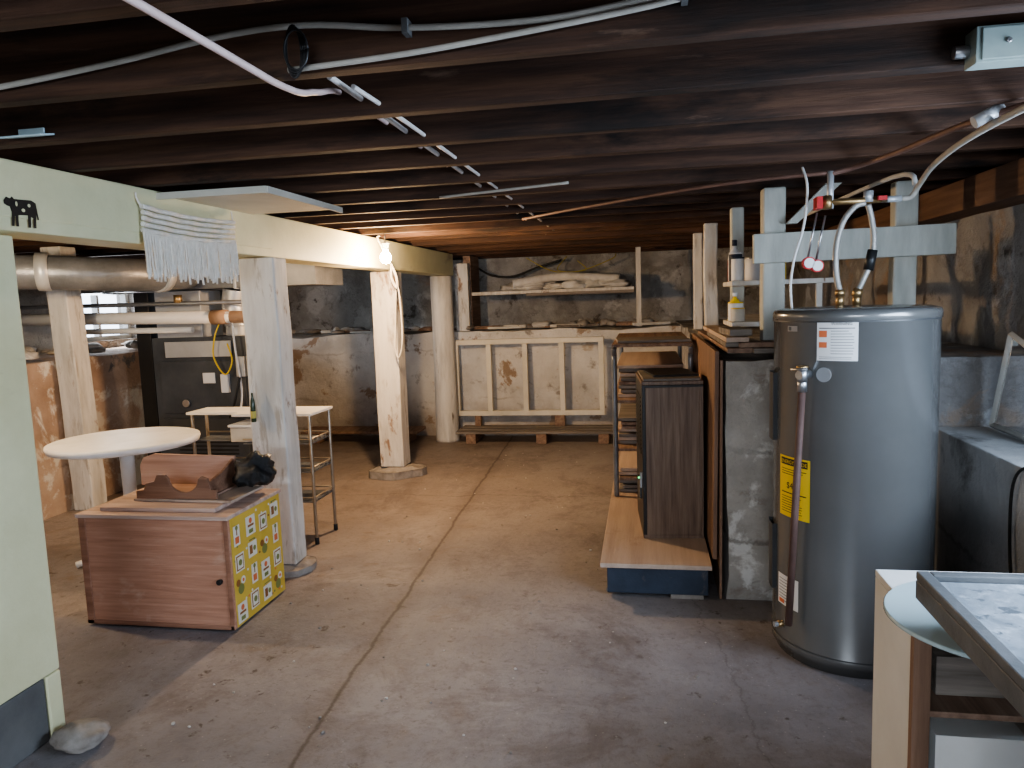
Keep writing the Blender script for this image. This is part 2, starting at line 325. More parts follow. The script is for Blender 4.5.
rough_wall('wall_right','x',XR,YF,8.8,.75,2.08,.2,M_rightwall,[(.5,2.3,1.0,1.70)],.035)
rough_wall('wall_front','y',YF,-5.2,1.8,0,2.08,-.2,M_whitewash,[(-1.6,.6,1.05,1.75)])
def bumpy_block(name,x0,x1,y0,y1,z1,m,seed=0,cell=.11,amp=.018):
    b=B(name); bm=b.bm
    b.box(x0,x1,y0,y1,0,z1,m)
    for ax,(a,c) in enumerate(((x0,x1),(y0,y1),(0,z1))):
        n=int((c-a)/cell)
        for i in range(1,n):
            co=[0,0,0];no=[0,0,0];co[ax]=a+(c-a)*i/n;no[ax]=1
            bmesh.ops.bisect_plane(bm,geom=bm.verts[:]+bm.edges[:]+bm.faces[:],plane_co=co,plane_no=no)
    for q in bm.verts:
        if q.co.z<.01: continue
        q.co+=amp*noise.noise_vector(q.co*2.3+Vector((seed,0,0)))+amp*.35*noise.noise_vector(q.co*9+Vector((seed,0,0)))
    for f in bm.faces: f.smooth=True
    o=b.done(); o.data.set_sharp_from_angle(angle=D(45)); return o
bumpy_block('wall_left_ledge',-5.0,-4.1,YF,YB,1.08,M_orangewall,1,.15,.025)
bumpy_block('wall_back_ledge',-4.1,.35,7.45,YB,1.08,M_whitewash,2,.12,.03)
b=B('wall_right_ledge'); b.box(1.2,1.6,YF,3.38,0,.8,M_ledge); b.done(.006)
bumpy_block('wall_right_retaining',.35,1.02,3.38,YB,1.1,M_stub,4,amp=.016)
b=B('wall_right_alcove'); b.box(1.02,1.6,3.39,YB,0,1.095,M_rightwall); b.done(.006)
b=B('ceiling_joists')
y=-2.68
while y<8.5:
    w=.045+random.uniform(-.004,.006); dz=random.uniform(-.008,.008)
    b.box(-5.0,1.6,y-w/2,y+w/2,JZ+dz,2.08,M_joist,rz=random.uniform(-.15,.15)); y+=.38
b.done(.004)
b=B('trim_1'); b.box(1.42,1.6,YF,YB,1.73,1.87,M_sill); b.done(.005)
def window(name,axis,v,u0,u1,z0,z1):
    b=B(name); f=.04
    def bx(a,c,s0,s1,t0=-.03,t1=.03,m=M_winframe):
        if axis=='x': b.box(v+t0,v+t1,a,c,s0,s1,m)
        else: b.box(a,c,v+t0,v+t1,s0,s1,m)
    bx(u0,u1,z0,z0+f);bx(u0,u1,z1-f,z1);bx(u0,u0+f,z0+f,z1-f);bx(u1-f,u1,z0+f,z1-f)
    bx((u0+u1)/2-.015,(u0+u1)/2+.015,z0+f,z1-f)
    return b.done()
window('window_1','x',XR+.1,.5,2.3,1.0,1.70); window('window_2','y',YF-.1,-1.6,.6,1.05,1.75); window('window_3','x',XL-.1,5.8,6.65,1.15,1.62)
# ---------------------------------------------------------------- beam and posts
b=B('support_beam'); b.box(-2.08,-1.89,-3,7.32,1.66,1.875,M_beam); b.box(-2.07,-1.886,-3,3.6,1.70,1.875,M_beam)
b.done(.006)
b=B('painted_support_post'); b.box(-2.16,-1.955,1.80,2.06,.22,1.655,M_beam); b.box(-2.16,-1.955,2.0,2.06,.0,.217,M_beam); b.box(-2.155,-1.96,1.79,1.997,0,.217,M_darkgrey); b.done(.006)
b=B('post_footing'); b.lump((-1.84,1.99,.03),(.085,.075,.04),M_stone,21,.15,3,4); b.done()
def post(name,x0,x1,y0,y1,z0,z1,m,lean=0,bev=.008):
    b=B(name); bm=b.bm; b.box(x0,x1,y0,y1,z0,z1,m)
    for i in range(1,8):
        bmesh.ops.bisect_plane(bm,geom=bm.verts[:]+bm.edges[:]+bm.faces[:],plane_co=(0,0,z0+(z1-z0)*i/8),plane_no=(0,0,1))
    for v in bm.verts:
        k=.008*noise.noise(Vector((v.co.x*2,v.co.y*2,v.co.z*3)))
        v.co.x+=k+lean*(v.co.z-z0); v.co.y+=k*.6
    return b.done(bev)
post('painted_support_post',-2.025,-1.83,3.50,3.64,.05,1.655,M_post)
post('painted_support_post',-2.13,-1.93,5.62,5.8,.085,1.655,M_post)
post('wall_side_post',-4.06,-3.90,4.55,4.70,0,1.875,M_post,-.03)
b=B('round_support_column'); b.lathe((-1.99,7.2,0),[(.125,0),(.12,.02),(.115,.3),(.11,.8),(.108,1.3),(.11,1.655)],M_postwhite,18); b.done()
def footing(x,y,sx,sy,h,seed):
    b=B('post_footing'); b.box(x-sx,x+sx,y-sy,y+sy,0,h,M_stone)
    bmesh.ops.subdivide_edges(b.bm,edges=b.bm.edges[:],cuts=4,use_grid_fill=True)
    for q in b.bm.verts:
        r=Vector(((q.co.x-x)/sx,(q.co.y-y)/sy)); L=max(r.length,.001)
        a=math.atan2(r.y,r.x); lim=1.05+.5*noise.noise(Vector((math.cos(a)*1.7,math.sin(a)*1.7,seed)))
        if L>lim*.85: q.co.x=x+r.x/L*lim*sx; q.co.y=y+r.y/L*lim*sy
        if q.co.z>h*.9 and L>.75: q.co.z-=.35*h
    b.done(.004)
footing(-1.92,3.57,.15,.13,.048,8.3); footing(-2.02,5.7,.22,.18,.083,5.1)
post('shelf_post',.55,.65,3.66,3.76,1.11,1.875,M_bluepost)
post('shelf_post',.49,.56,4.42,4.50,1.11,1.875,M_bluepost)
post('shelf_post',.41,.50,5.32,5.41,1.11,1.875,M_post)
post('shelf_post',.39,.46,6.12,6.2,1.11,1.875,M_post)
post('shelf_post',1.13,1.23,3.70,3.78,1.11,1.875,M_bluepost)
b=B('cross_board'); b.box(.5,1.36,3.61,3.655,1.53,1.665,M_bluepost,ry=-.5); b.done(.004)
b=B('diagonal_brace'); b.poly([(.64,3.60,1.70),(.69,3.60,1.70),(.88,3.60,1.87),(.81,3.60,1.87)],(0,.04,0),M_bluepost); b.done(.003)
b=B('wall_shelf_board'); b.box(.575,.95,4.0,5.3,1.43,1.455,M_post); b.box(.575,.95,4.0,5.3,1.22,1.245,M_post); b.box(.64,.67,4.0,4.03,1.1,1.43,M_post); b.box(.86,.89,4.0,4.03,1.1,1.43,M_post); b.box(.44,.575,3.95,4.38,1.22,1.245,M_post);b.box(.44,.575,3.95,4.38,1.43,1.455,M_post); b.done(.003)
def can(x,y,z,r,h,m,lid=M_steel,name='storage_can'):
    b=B(name); b.lathe((x,y,z),[(r*.97,0),(r,.004),(r,h*.9),(r*.96,h*.93)],m,18); b.lathe((x,y,z+h*.93),[(r*.98,0),(r*.98,h*.07),(r*.8,h*.07)],lid,18); b.done()
def bottle(x,y,z,r,h,m,cap):
    b=B('spray_bottle'); b.lathe((x,y,z),[(r*.9,0),(r,.008),(r,h*.6),(r*.7,h*.72),(r*.32,h*.8),(r*.32,h*.86)],m,16); b.lathe((x,y,z+h*.86),[(r*.4,0),(r*.4,h*.14),(r*.3,h*.14)],cap,12); b.done()
can(.475,4.0,1.456,.032,.12,M_label,M_blue); can(.475,4.09,1.456,.034,.15,M_blue,M_label); bottle(.48,4.18,1.456,.033,.22,M_label,M_blue); can(.7,4.2,1.456,.05,.12,M_yellow); can(.49,4.28,1.456,.034,.13,M_red,M_label); can(.66,4.75,1.456,.055,.15,M_label)
can(.48,4.04,1.246,.036,.07,M_paper,M_yellow); can(.48,4.13,1.246,.04,.10,M_label,M_yellow); can(.68,4.12,1.246,.05,.13,M_paper); bottle(.49,4.25,1.246,.033,.15,M_yellow,M_label)
b=B('loose_board_stack')
for i,(x0,x1,y0,y1,z,m,r) in enumerate([(.36,.47,3.45,5.2,1.125,M_board,.3),(.70,.9,3.42,3.95,1.125,M_paleboard,-2),(.365,.47,3.5,4.6,1.15,M_greyboard,-.3),(.66,.85,3.42,3.6,1.15,M_board,2),(.36,.46,3.45,4.8,1.175,M_paleboard,0),(.47,.75,3.42,3.6,1.125,M_greyboard,3),(.42,.7,3.44,3.58,1.15,M_board,-3)]):
    b.box(x0,x1,y0,y1,z,z+.022,m,rz=r)
b.box(.37,.47,3.5,3.8,1.20,1.23,M_greyboard,rz=4); b.done(.002)
# ---------------------------------------------------------------- back shelf
b=B('hanging_back_shelf')
b.box(-1.78,-.1,7.62,8.1,1.455,1.49,M_post); b.box(-1.94,-1.80,7.55,7.62,1.09,1.79,M_post); b.box(-.08,-.03,7.55,7.61,1.09,1.875,M_post); b.box(-1.88,-1.8,7.7,8.1,1.1,1.875,M_board); b.box(-1.2,-.1,7.595,7.62,1.43,1.46,M_greyboard)
b.done(.003)
b=B('rag_pile')
for i in range(9):
    h=.03+random.random()*.03; b.lump((-1.40+i*.14+random.uniform(-.04,.04),7.84+random.uniform(-.06,.06),1.492+h*.75),(.14,.12,h),random.choice([M_rag,M_paper,M_rag]),i*3.7,.5,4)
b.tube([(-1.35,7.7,1.56),(-.9,7.75,1.62),(-.5,7.8,1.60),(-.25,7.8,1.58)],.045,M_rag,12)
b.done()
b=B('ledge_junk')
for i in range(60):
    x=random.uniform(-3.9,.1); yy=random.uniform(7.56,7.95)
    k=random.random()
    h=random.uniform(.02,.045)
    if k<.5: b.lump((x,yy,1.10+h*.75),(random.uniform(.03,.09),random.uniform(.03,.08),h),random.choice([M_stone,M_rag,M_stone]),i,.45,3,2)
    else: b.box(x-.2,x+random.uniform(.05,.25),yy,yy+.06,1.10,1.10+random.uniform(.015,.035),random.choice([M_board,M_greyboard,M_paper]),rz=random.uniform(-18,18))
b.done()
b=B('yellow_cord'); b.tube([(-.85,8.4,1.86),(-.95,8.3,1.72),(-.8,8.2,1.68),(-.62,8.2,1.7),(-.72,8.25,1.8)],.006,M_yellowcord); b.tube([(-1.3,8.3,1.86),(-1.0,8.2,1.7),(-.7,8.1,1.68),(-.35,8.2,1.8),(-.3,8.3,1.86)],.006,M_yellowcord); b.done()
b=B('black_cord'); b.tube([(-1.9,8.3,1.8),(-1.7,8.3,1.68),(-1.45,8.3,1.66),(-1.2,8.3,1.74),(-.9,8.3,1.82)],.012,M_black); b.done()
b=B('white_stud_frame'); Y=7.28
b.box(-1.92,-.40,Y,Y+.05,.96,1.01,M_wallframe); b.box(-1.92,-.40,Y,Y+.05,.235,.285,M_wallframe)
for x in (-1.92,-1.58,-1.21,-.84,-.45): b.box(x,x+.05,Y+.002,Y+.048,.285,.96,M_wallframe)
b.done(.003)
b=B('wood_pallet')
for x in (-1.75,-1.05,-.45): b.box(x,x+.1,6.98,7.38,.005,.10,M_board)
for y0 in (6.97,7.12,7.26): b.box(-1.85,-.25,y0,y0+.1,.102,.125,M_greyboard)
b.box(-1.72,-1.66,7.28,7.34,.127,.235,M_board); b.box(-.9,-.8,7.28,7.34,.127,.235,M_board); b.done(.003)
b=B('low_plank_bench'); b.box(-3.5,-2.25,7.0,7.3,.10,.13,M_board); b.box(-3.4,-3.3,7.02,7.28,0,.1,M_board); b.box(-2.45,-2.35,7.02,7.28,0,.1,M_board); b.done(.003)
# ---------------------------------------------------------------- platform, cabinet, rack
b=B('plywood_platform'); b.box(-.22,.285,3.33,6.3,.15,.172,M_paleboard); b.box(-.19,.27,3.36,3.40,.02,.15,M_blue); b.box(-.19,-.15,3.4,6.25,.02,.15,M_blue); b.box(.22,.26,3.4,6.25,.02,.15,M_blue)
b.box(-.2,-.05,3.42,3.6,0,.02,M_stone); b.box(.1,.25,3.36,3.5,0,.02,M_stone); b.box(-.2,.25,6.0,6.2,0,.02,M_stone); b.done(.003)
e=empty('woodgrain_console_cabinet')
b=B('cabinet_shell'); w,d,h=.30,.50,.80
b.box(0,w,0,d,0,.018,M_walnut);b.box(0,w,0,d,h-.018,h,M_walnut);b.box(0,.018,0,d,.018,h-.018,M_black);b.box(w-.018,w,0,d,.018,h-.018,M_walnut);b.box(.018,w-.018,0,.014,.018,h-.018,M_walnut);b.box(.018,w-.018,d-.012,d,.018,h-.018,M_walnut)
for i in range(14): b.box(-.004,0,.08,d-.08,.42+i*.022,.43+i*.022,M_black)
b.box(-.012,0,.05,.075,.25,.33,M_steel); b.box(-.01,0,.1,.3,.18,.26,M_heaterdark); b.box(.0,w,-.006,0,h-.03,h-.018,M_black)
b.box(.01,w-.01,.02,d-.02,h,h+.012,M_greyboard); b.box(.05,.28,.1,.4,h+.012,h+.022,M_black,rz=6)
b.done(.002,e)
b=B('indicator_light'); b.lump((-.016,.065,.30),(.005,.005,.005),mat('green_led',[(0,(.1,.8,.3)),(1,(.1,.8,.3))],4,bump=0,emit=(.1,1,.3,3)),1,0,1,1,flat=False); b.done(0,e)
e.location=(-.02,3.70,.1725); e.rotation_euler=(0,0,D(4))
b=B('metal_storage_rack'); X0,X1,Y0,Y1=-.2,.28,4.5,5.9
for x in (X0,X1-.03):
    b.tube([(x+.015,Y0,.175),(x+.015,Y0,.9),(x+.015,Y0+.01,1.04),(x+.015,Y0+.08,1.085),(x+.015,Y1-.08,1.085),(x+.015,Y1-.01,1.04),(x+.015,Y1,.9),(x+.015,Y1,.175)],.016,M_darkduct,8,5)
for z in (.45,.75,1.09): b.box(X0,X1,Y0+.02,Y1-.02,z,z+.018,M_board)
for z,n in ((.47,7),(.77,8),(.175,6)):
    for i in range(n): b.box(X0+.02+random.uniform(0,.03),X1-.05,Y0+.06+random.uniform(0,.1),Y1-.2,z+i*.026,z+.02+i*.026,random.choice([M_board,M_paleboard,M_greyboard]))
b.box(X0+.02,X1-.02,Y0+.1,Y0+.5,1.11,1.125,M_greyboard,rz=4); b.done(.002)
b=B('leaning_plywood_sheet'); b.box(.300,.318,3.40,5.0,.18,1.14,M_edgewood,ry=.8); b.box(.324,.336,3.38,4.8,.0,1.10,M_edgewood,ry=.4); b.done(.001)
# ---------------------------------------------------------------- water heater
hc=(.775,2.97)
b=B('water_heater')
b.lathe((hc[0],hc[1],0),[(.27,0),(.27,.03),(.287,.032),(.288,.06),(.285,.065),(.285,1.285),(.289,1.287),(.289,1.312),(.283,1.322),(.255,1.329),(.05,1.335)],M_heater,72)
b.patch(hc,.2895,150,330,1.283,1.288,M_heaterdark,24)
b.patch(hc,.2885,150,330,.062,.066,M_heaterdark,24)
S=.2865
b.patch(hc,S,231,258,1.15,1.29,M_label)
def cyltext(az,z): return lambda x,y:(hc[0]+.2875*math.cos(D(az)+x/.285),hc[1]+.2875*math.sin(D(az)+x/.285),z+y)
b.text('WARNING',.014,cyltext(247.5,1.274),M_ink)
b.patch(hc,.287,232.5,256,1.262,1.2645,M_ink); b.patch(hc,.287,232.5,238,1.232,1.255,M_orange); b.patch(hc,.287,232.5,238,1.195,1.215,M_orange)
for i in range(9): b.patch(hc,.287,240.5,256-random.uniform(0,4),1.252-i*.0098,1.2545-i*.0098,M_greyink)
for i in range(2): b.patch(hc,.287,232.5,254,1.156+i*.006,1.158+i*.006,M_greyink)
b.patch(hc,S,205,215,1.25,1.27,M_greyink); b.patch(hc,.287,206,209,1.253,1.267,M_blue)
b.patch(hc,S,196,227,.555,.785,M_yellow)
b.patch(hc,.287,198,225,.752,.778,M_ink); b.text('ENERGYGUIDE',.0195,cyltext(211.5,.758),M_yellow)
b.text('$453',.034,cyltext(212,.665),M_ink)
for i in range(3): b.patch(hc,.287,199,224-i*3,.735-i*.009,.7375-i*.009,M_ink)
b.patch(hc,.287,199,224,.645,.649,M_ink)
for i in range(7): b.patch(hc,.287,199,223-random.uniform(0,6),.63-i*.0095,.6325-i*.0095,M_ink)
b.patch(hc,S,194,218,.2,.32,M_label)
for i in range(8): b.patch(hc,.287,196,214-random.uniform(0,5),.3-i*.012,.3035-i*.012,M_greyink)
b.patch(hc,.287,196,203,.206,.222,M_orange)
for z0,z1 in ((.83,1.09),(.24,.5)):
    b.patch(hc,.300,170,188,z0,z1,M_heaterdark,4)
    for a in (170,188): b.poly([(hc[0]+.284*math.cos(D(a)),hc[1]+.284*math.sin(D(a)),z0),(hc[0]+.300*math.cos(D(a)),hc[1]+.300*math.sin(D(a)),z0),(hc[0]+.300*math.cos(D(a)),hc[1]+.300*math.sin(D(a)),z1),(hc[0]+.284*math.cos(D(a)),hc[1]+.284*math.sin(D(a)),z1)],(.001,0,0),M_heaterdark)
def hp(az,r,z): return (hc[0]+(r-.015)*math.cos(D(az)),hc[1]+(r-.015)*math.sin(D(az)),z)
b.cyl(hp(225,.295,1.1),hp(225,.36,1.1),.015,M_steel); b.cyl(hp(225,.34,1.075),hp(225,.34,1.125),.018,M_steel); b.cyl(hp(225,.34,1.125),hp(225,.34,1.132),.020,M_brass); b.cyl(hp(221,.37,1.12),hp(231,.37,1.125),.004,M_steel)
b.cyl(hp(225,.34,1.09),hp(225,.34,1.04),.017,M_steel)
b.cyl(hp(225,.34,1.05),hp(217,.345,.16),.013,M_relief)
b.cyl(hp(236,.302,1.10),hp(236,.298,1.10),.026,M_greyink)
b.cyl(hp(200,.32,.12),hp(200,.29,.12),.012,M_brass); b.cyl(hp(200,.335,.12),hp(200,.31,.12),.010,M_greyink)
b.cyl((.735,3.02,1.33),(.735,3.02,1.375),.015,M_brass); b.cyl((.80,3.04,1.33),(.80,3.04,1.375),.015,M_brass)
b.tube([(.735,3.02,1.38),(.722,3.03,1.46),(.722,3.03,1.56),(.745,3.03,1.65),(.79,3.04,1.705),(.825,3.04,1.715)],.0115,M_insul,10)
b.tube([(.80,3.04,1.38),(.825,3.05,1.43),(.852,3.05,1.5),(.860,3.05,1.58),(.852,3.05,1.65),(.835,3.04,1.71)],.0115,M_insul,10)
b.cyl((.842,3.05,1.465),(.857,3.05,1.54),.018,M_black)
b.cyl((.735,3.02,1.37),(.735,3.02,1.395),.018,M_brass); b.cyl((.798,3.04,1.365),(.806,3.04,1.395),.018,M_brass)
b.tube([(.56,3.02,1.33),(.555,3.02,1.42),(.57,3.03,1.52),(.60,3.04,1.62),(.615,3.05,1.70),(.62,3.06,1.80),(.61,3.1,1.87)],.005,M_pvc,8)
b.done()
b=B('copper_supply_piping')
b.cyl((.70,3.04,1.70),(.70,3.04,1.84),.012,M_galv)
b.cyl((.66,3.04,1.725),(.90,3.04,1.725),.012,M_brass); b.cyl((.69,3.04,1.70),(.69,3.04,1.75),.018,M_brass); b.cyl((.835,3.04,1.718),(.835,3.04,1.76),.018,M_galv)
b.box(.645,.665,3.0,3.07,1.70,1.745,M_red); b.box(.86,.89,3.0,3.02,1.72,1.735,M_red); b.cyl((.88,3.04,1.725),(.95,3.04,1.725),.012,M_galv)
b.tube([(.95,3.04,1.725),(.985,3.04,1.73),(1.0,3.0,1.77),(.98,2.8,1.81),(.95,2.4,1.83),(.97,1.9,1.84),(1.08,1.0,1.85)],.010,M_cable,10)
b.tube([(.70,3.04,1.83),(.78,3.0,1.845),(.86,2.8,1.855),(.93,2.4,1.86),(1.08,1.9,1.86),(1.15,1.0,1.86)],.010,M_copper,10)
b.tube([(1.0,3.04,1.77),(1.0,3.3,1.84),(1.0,5,1.86)],.010,M_pvc,8); b.cyl((.9,2.3,1.84),(.97,2.3,1.875),.017,M_galv)
b.tube([(.70,3.04,1.835),(.3,3.3,1.85),(-.3,3.9,1.86),(-.7,4.4,1.87)],.008,M_copper,8); b.done()
b=B('pressure_gauge')
for i,(x,z) in enumerate([(.625,1.50),(.655,1.488)]):
    b.cyl((x,3.06,z),(x,3.03,z),.024,M_red); b.cyl((x,3.031,z),(x,3.026,z),.019,M_label); b.cyl((x,3.06,z+.02),(x+.03,3.05,z+.19),.004,M_steel)
b.done()
# ---------------------------------------------------------------- right foreground
b=B('slate_top_workbench')
b.box(.6,1.16,.1,1.76,.69,.735,M_slabrim); b.box(.63,1.13,.13,1.73,.7355,.742,M_slab)
for x0,x1,y0,y1 in ((.6,.628,.1,1.76),(1.132,1.16,.1,1.76),(.628,1.132,1.732,1.76),(.628,1.132,.1,.128)): b.box(x0,x1,y0,y1,.7355,.755,M_slabrim)
for x in (.74,1.06):
    for y0 in (.2,1.42): b.box(x,x+.05,y0,y0+.05,0,.69,M_edgewood)
b.done(.005)
e=empty('laminate_side_cabinet')
b=B('carcass')
b.box(.622,.64,1.84,2.13,0,.6,M_white); b.box(1.13,1.15,1.84,2.13,0,.6,M_white); b.box(.622,1.15,1.84,2.13,.601,.62,M_white); b.box(.64,1.13,2.11,2.13,0,.6,M_edgewood); b.box(.64,1.13,1.84,2.11,.02,.04,M_white); b.box(.619,.66,1.815,1.838,0,.62,M_edgewood)
b.box(.64,1.13,1.87,2.10,.34,.356,M_board)
b.done(.002,e)
b=B('stored_boxes'); b.box(.69,.90,1.86,2.0,.04,.30,M_white); b.box(.92,1.10,1.86,2.05,.04,.27,M_paper); b.box(.72,.95,1.95,2.08,.357,.46,M_greyboard); b.box(.74,.80,1.857,1.859,.20,.215,M_blue); b.box(.74,.83,1.857,1.859,.18,.188,M_greyink); b.done(.002,e)
b=B('round_glass_top'); b.lathe((.80,1.80,.622),[(.235,0),(.245,.003),(.245,.009),(.242,.012)],M_glass,64); b.done(0,e)
b=B('loose_window_sash')
P=[(1.40,3.30,.82),(1.40,3.17,1.20),(1.40,2.80,1.08),(1.40,2.93,.815)]
for i in range(4): b.cyl(P[i],P[(i+1)%4],.013,M_winframe,seg=4)
b.poly(P,(.003,0,0),M_pane); b.done(.001)
b=B('black_power_cord'); b.tube([(1.30,2.50,.815),(1.21,2.56,.815),(1.185,2.62,.76),(1.185,2.64,.6),(1.18,2.60,.4),(1.17,2.5,.2),(1.1,2.4,.01)],.005,M_black); b.done()
# ---------------------------------------------------------------- left group
e=empty('plywood_storage_box')
b=B('box_body'); x0,x1,y0,y1=-2.50,-1.775,2.82,3.28
b.box(x0,x1,y0,y0+.018,.01,.50,M_ply); b.box(x0,x0+.018,y0+.02,y1,.01,.50,M_ply); b.box(x1-.018,x1,y0+.02,y1,.01,.5,M_floral); b.box(x0+.02,x1-.02,y1-.018,y1,.01,.5,M_ply); b.box(x0+.02,x1-.02,y0+.02,y1-.02,.01,.03,M_ply)
b.box(x0-.008,x1+.008,y0-.012,y1+.01,.502,.520,M_pinkwood); b.box(x0,x0+.035,y0-.006,y0,.01,.50,M_redwood); b.box(x0,x1,y0-.006,y0,.01,.03,M_redwood); b.box(x1-.02,x1+.002,y0-.006,y0,.01,.5,M_redwood)
b.cyl((x1-.05,y0,.23),(x1-.05,y0-.022,.23),.010,M_black,.013)
b.box(-2.42,-1.86,2.86,3.2,.521,.540,M_pinkwood,rz=1); b.box(-2.32,-1.82,2.95,3.22,.541,.553,M_paleboard,rz=-2)
b.done(.003,e)
b=B('contact_paper_print'); random.seed(3)
X=x1+.0012
def rect(a,c,w,h,m,dx=0): b.poly([(X+dx,a-w/2,c-h/2),(X+dx,a+w/2,c-h/2),(X+dx,a+w/2,c+h/2),(X+dx,a-w/2,c+h/2)],(.0006,0,0),m)
def disc(a,c,r,m,dx=0): b.poly([(X+dx,a+r*math.cos(t*math.pi/8),c+r*math.sin(t*math.pi/8)) for t in range(16)],(.0006,0,0),m)
for i in range(4):
    for j in range(4):
        cy=y0+.07+i*.108+random.uniform(-.008,.008); cz=.065+j*.115+(.02 if i%2 else 0)+random.uniform(-.006,.006); k=(i+j*3)%5
        if cz>.45: cz=.45
        if k==0: rect(cy,cz,.078,.088,M_creamp); rect(cy,cz,.05,.010,M_brownp,.001); disc(cy,cz+.022,.013,M_orange,.001); rect(cy,cz-.026,.034,.018,M_green,.001)
        elif k==1: rect(cy,cz,.07,.08,M_creamp); rect(cy,cz,.056,.066,M_brownp,.0008); rect(cy,cz,.044,.054,M_creamp,.0016); disc(cy,cz,.014,M_green,.0024)
        elif k==2: rect(cy,cz,.074,.07,M_creamp); rect(cy-.014,cz,.024,.04,M_brownp,.001); disc(cy+.016,cz,.012,M_green,.001); rect(cy,cz+.044,.05,.005,M_green)
        elif k==3: disc(cy,cz-.01,.024,M_green); disc(cy-.020,cz+.022,.016,M_brownp); disc(cy+.02,cz+.024,.018,M_creamp); disc(cy+.02,cz+.024,.008,M_orange,.001)
        else: rect(cy,cz,.05,.09,M_creamp); rect(cy,cz-.02,.03,.03,M_orange,.001); rect(cy,cz+.022,.006,.04,M_brownp,.001); disc(cy,cz+.035,.010,M_green,.0016)
for i in range(46):
    a=y0+.03+random.random()*.41; c=.03+random.random()*.45; b.poly([(x1+.0002,a+.007*math.cos(t*math.pi/3),c+.006*math.sin(t*math.pi/3)) for t in range(6)],(.0006,0,0),random.choice([M_brownp,M_green,M_creamp,M_orange]))
b.done(0,e)
b=B('scroll_cut_wood_organizer')
b.poly([(-2.46,3.2,.553),(-1.95,3.2,.553),(-1.95,3.2,.70),(-2.38,3.2,.71),(-2.44,3.2,.69),(-2.46,3.2,.65)],(0,.015,0),M_organback)
pts=[(-2.30,2.95,.555),(-1.90,2.95,.555),(-1.90,2.95,.60),(-1.925,2.95,.60),(-1.94,2.95,.645),(-1.975,2.95,.65)]+[(-2.06-.075*math.cos(t),2.95,.645-.06*math.sin(t)) for t in [math.pi-i*math.pi/10 for i in range(0,11)]][::-1]+[(-2.15,2.95,.66),(-2.19,2.95,.66),(-2.205,2.95,.635),(-2.25,2.95,.625),(-2.26,2.95,.595),(-2.30,2.95,.59)]
# outline runs right to left, so the notch points must too
nt_=[(-2.06+.075*math.cos(i*math.pi/10),2.95,.648-.062*math.sin(i*math.pi/10)) for i in range(11)]
pts=[(-2.30,2.95,.555),(-1.90,2.95,.555),(-1.90,2.95,.60),(-1.925,2.95,.60),(-1.94,2.95,.65),(-1.97,2.95,.66)]+nt_+[(-2.15,2.95,.665),(-2.19,2.95,.665),(-2.205,2.95,.635),(-2.25,2.95,.625),(-2.26,2.95,.595),(-2.30,2.95,.59)]
b.poly(pts,(0,.016,0),M_organfront)
b.box(-2.28,-1.94,2.968,3.198,.555,.562,M_organback)
b.poly([(-1.965,2.967,.563),(-1.965,3.198,.563),(-1.965,3.198,.69),(-1.965,3.1,.65),(-1.965,2.967,.62)],(.014,0,0),M_organfront)
b.done(.002)
b=B('black_trash_bag'); b.lump((-1.84,3.19,.625),(.085,.085,.085),M_bag,31,.55,3,4); b.done()
b=B('round_pedestal_table'); c=(-2.86,3.62,0)
b.lathe(c,[(.355,.667),(.382,.671),(.388,.69),(.386,.704),(.375,.708)],M_tabletop,64)
b.lathe(c,[(.16,.640),(.17,.666)],M_steel,24); b.lathe(c,[(.045,.05),(.038,.08),(.035,.4),(.038,.64)],M_tabletop,20)
for k in range(4):
    a=k*math.pi/2+.5; b.tube([(c[0]+.03*math.cos(a),c[1]+.03*math.sin(a),.12),(c[0]+.2*math.cos(a),c[1]+.2*math.sin(a),.05),(c[0]+.3*math.cos(a),c[1]+.3*math.sin(a),.02)],.018,M_tabletop)
b.done()
b=B('metal_wire_cart'); x0,x1,y0,y1=-2.76,-1.93,3.98,4.25
b.cyl((x0,y1,0),(x0,y1,.77),.010,M_brasstube,seg=10)
for x,y in ((x1,y0),(x1,y1),(x0,y0+.12)): b.cyl((x,y,.04),(x,y,.77),.010,M_brasstube,seg=10); b.cyl((x,y,0),(x,y,.04),.013,M_black,seg=10)
b.box(x0-.0,x1+.02,y0+.06,y1+.02,.77,.785,M_tabletop); b.box(x0+.35,x1+.02,y0-.02,y0+.06,.77,.785,M_tabletop)
for z in (.25,.43,.6):
    b.box(x0+.02,x1,y0+.1,y1,z,z+.006,M_darkduct); b.box(x0+.4,x1,y0,y0+.1,z,z+.006,M_darkduct)
    b.cyl((x0+.4,y0,z+.03),(x1,y0,z+.03),.005,M_brasstube,seg=8); b.cyl((x0,y1,z+.03),(x1,y1,z+.03),.005,M_brasstube,seg=8)
    b.cyl((x1,y0,z+.03),(x1,y1,z+.03),.005,M_brasstube,seg=8)
    for i in range(4): b.cyl((x1,y0+.055*i+.04,z),(x1,y0+.055*i+.04,z+.03),.003,M_brasstube,seg=6)
b.done(.001)
b=B('storage_bin'); b.box(-2.45,-2.15,4.0,4.2,.61,.70,M_paper); b.box(-2.46,-2.14,3.99,4.21,.70,.715,M_label); b.done(.004)
b=B('hanging_bottle'); b.lathe((-1.99,3.475,.82),[(.012,0),(.013,.006),(.013,.08),(.010,.11),(.005,.13),(.005,.15)],M_dkgreen,16); b.lathe((-1.99,3.475,.84),[(.0135,0),(.0138,.001),(.0138,.035),(.0135,.036)],M_yellowcord,16); b.tube([(-1.99,3.475,.97),(-1.99,3.48,1.0),(-1.99,3.498,1.03)],.002,M_pex); b.done()
e=empty('macrame_fringe')
b=B('woven_band'); fx=-1.868
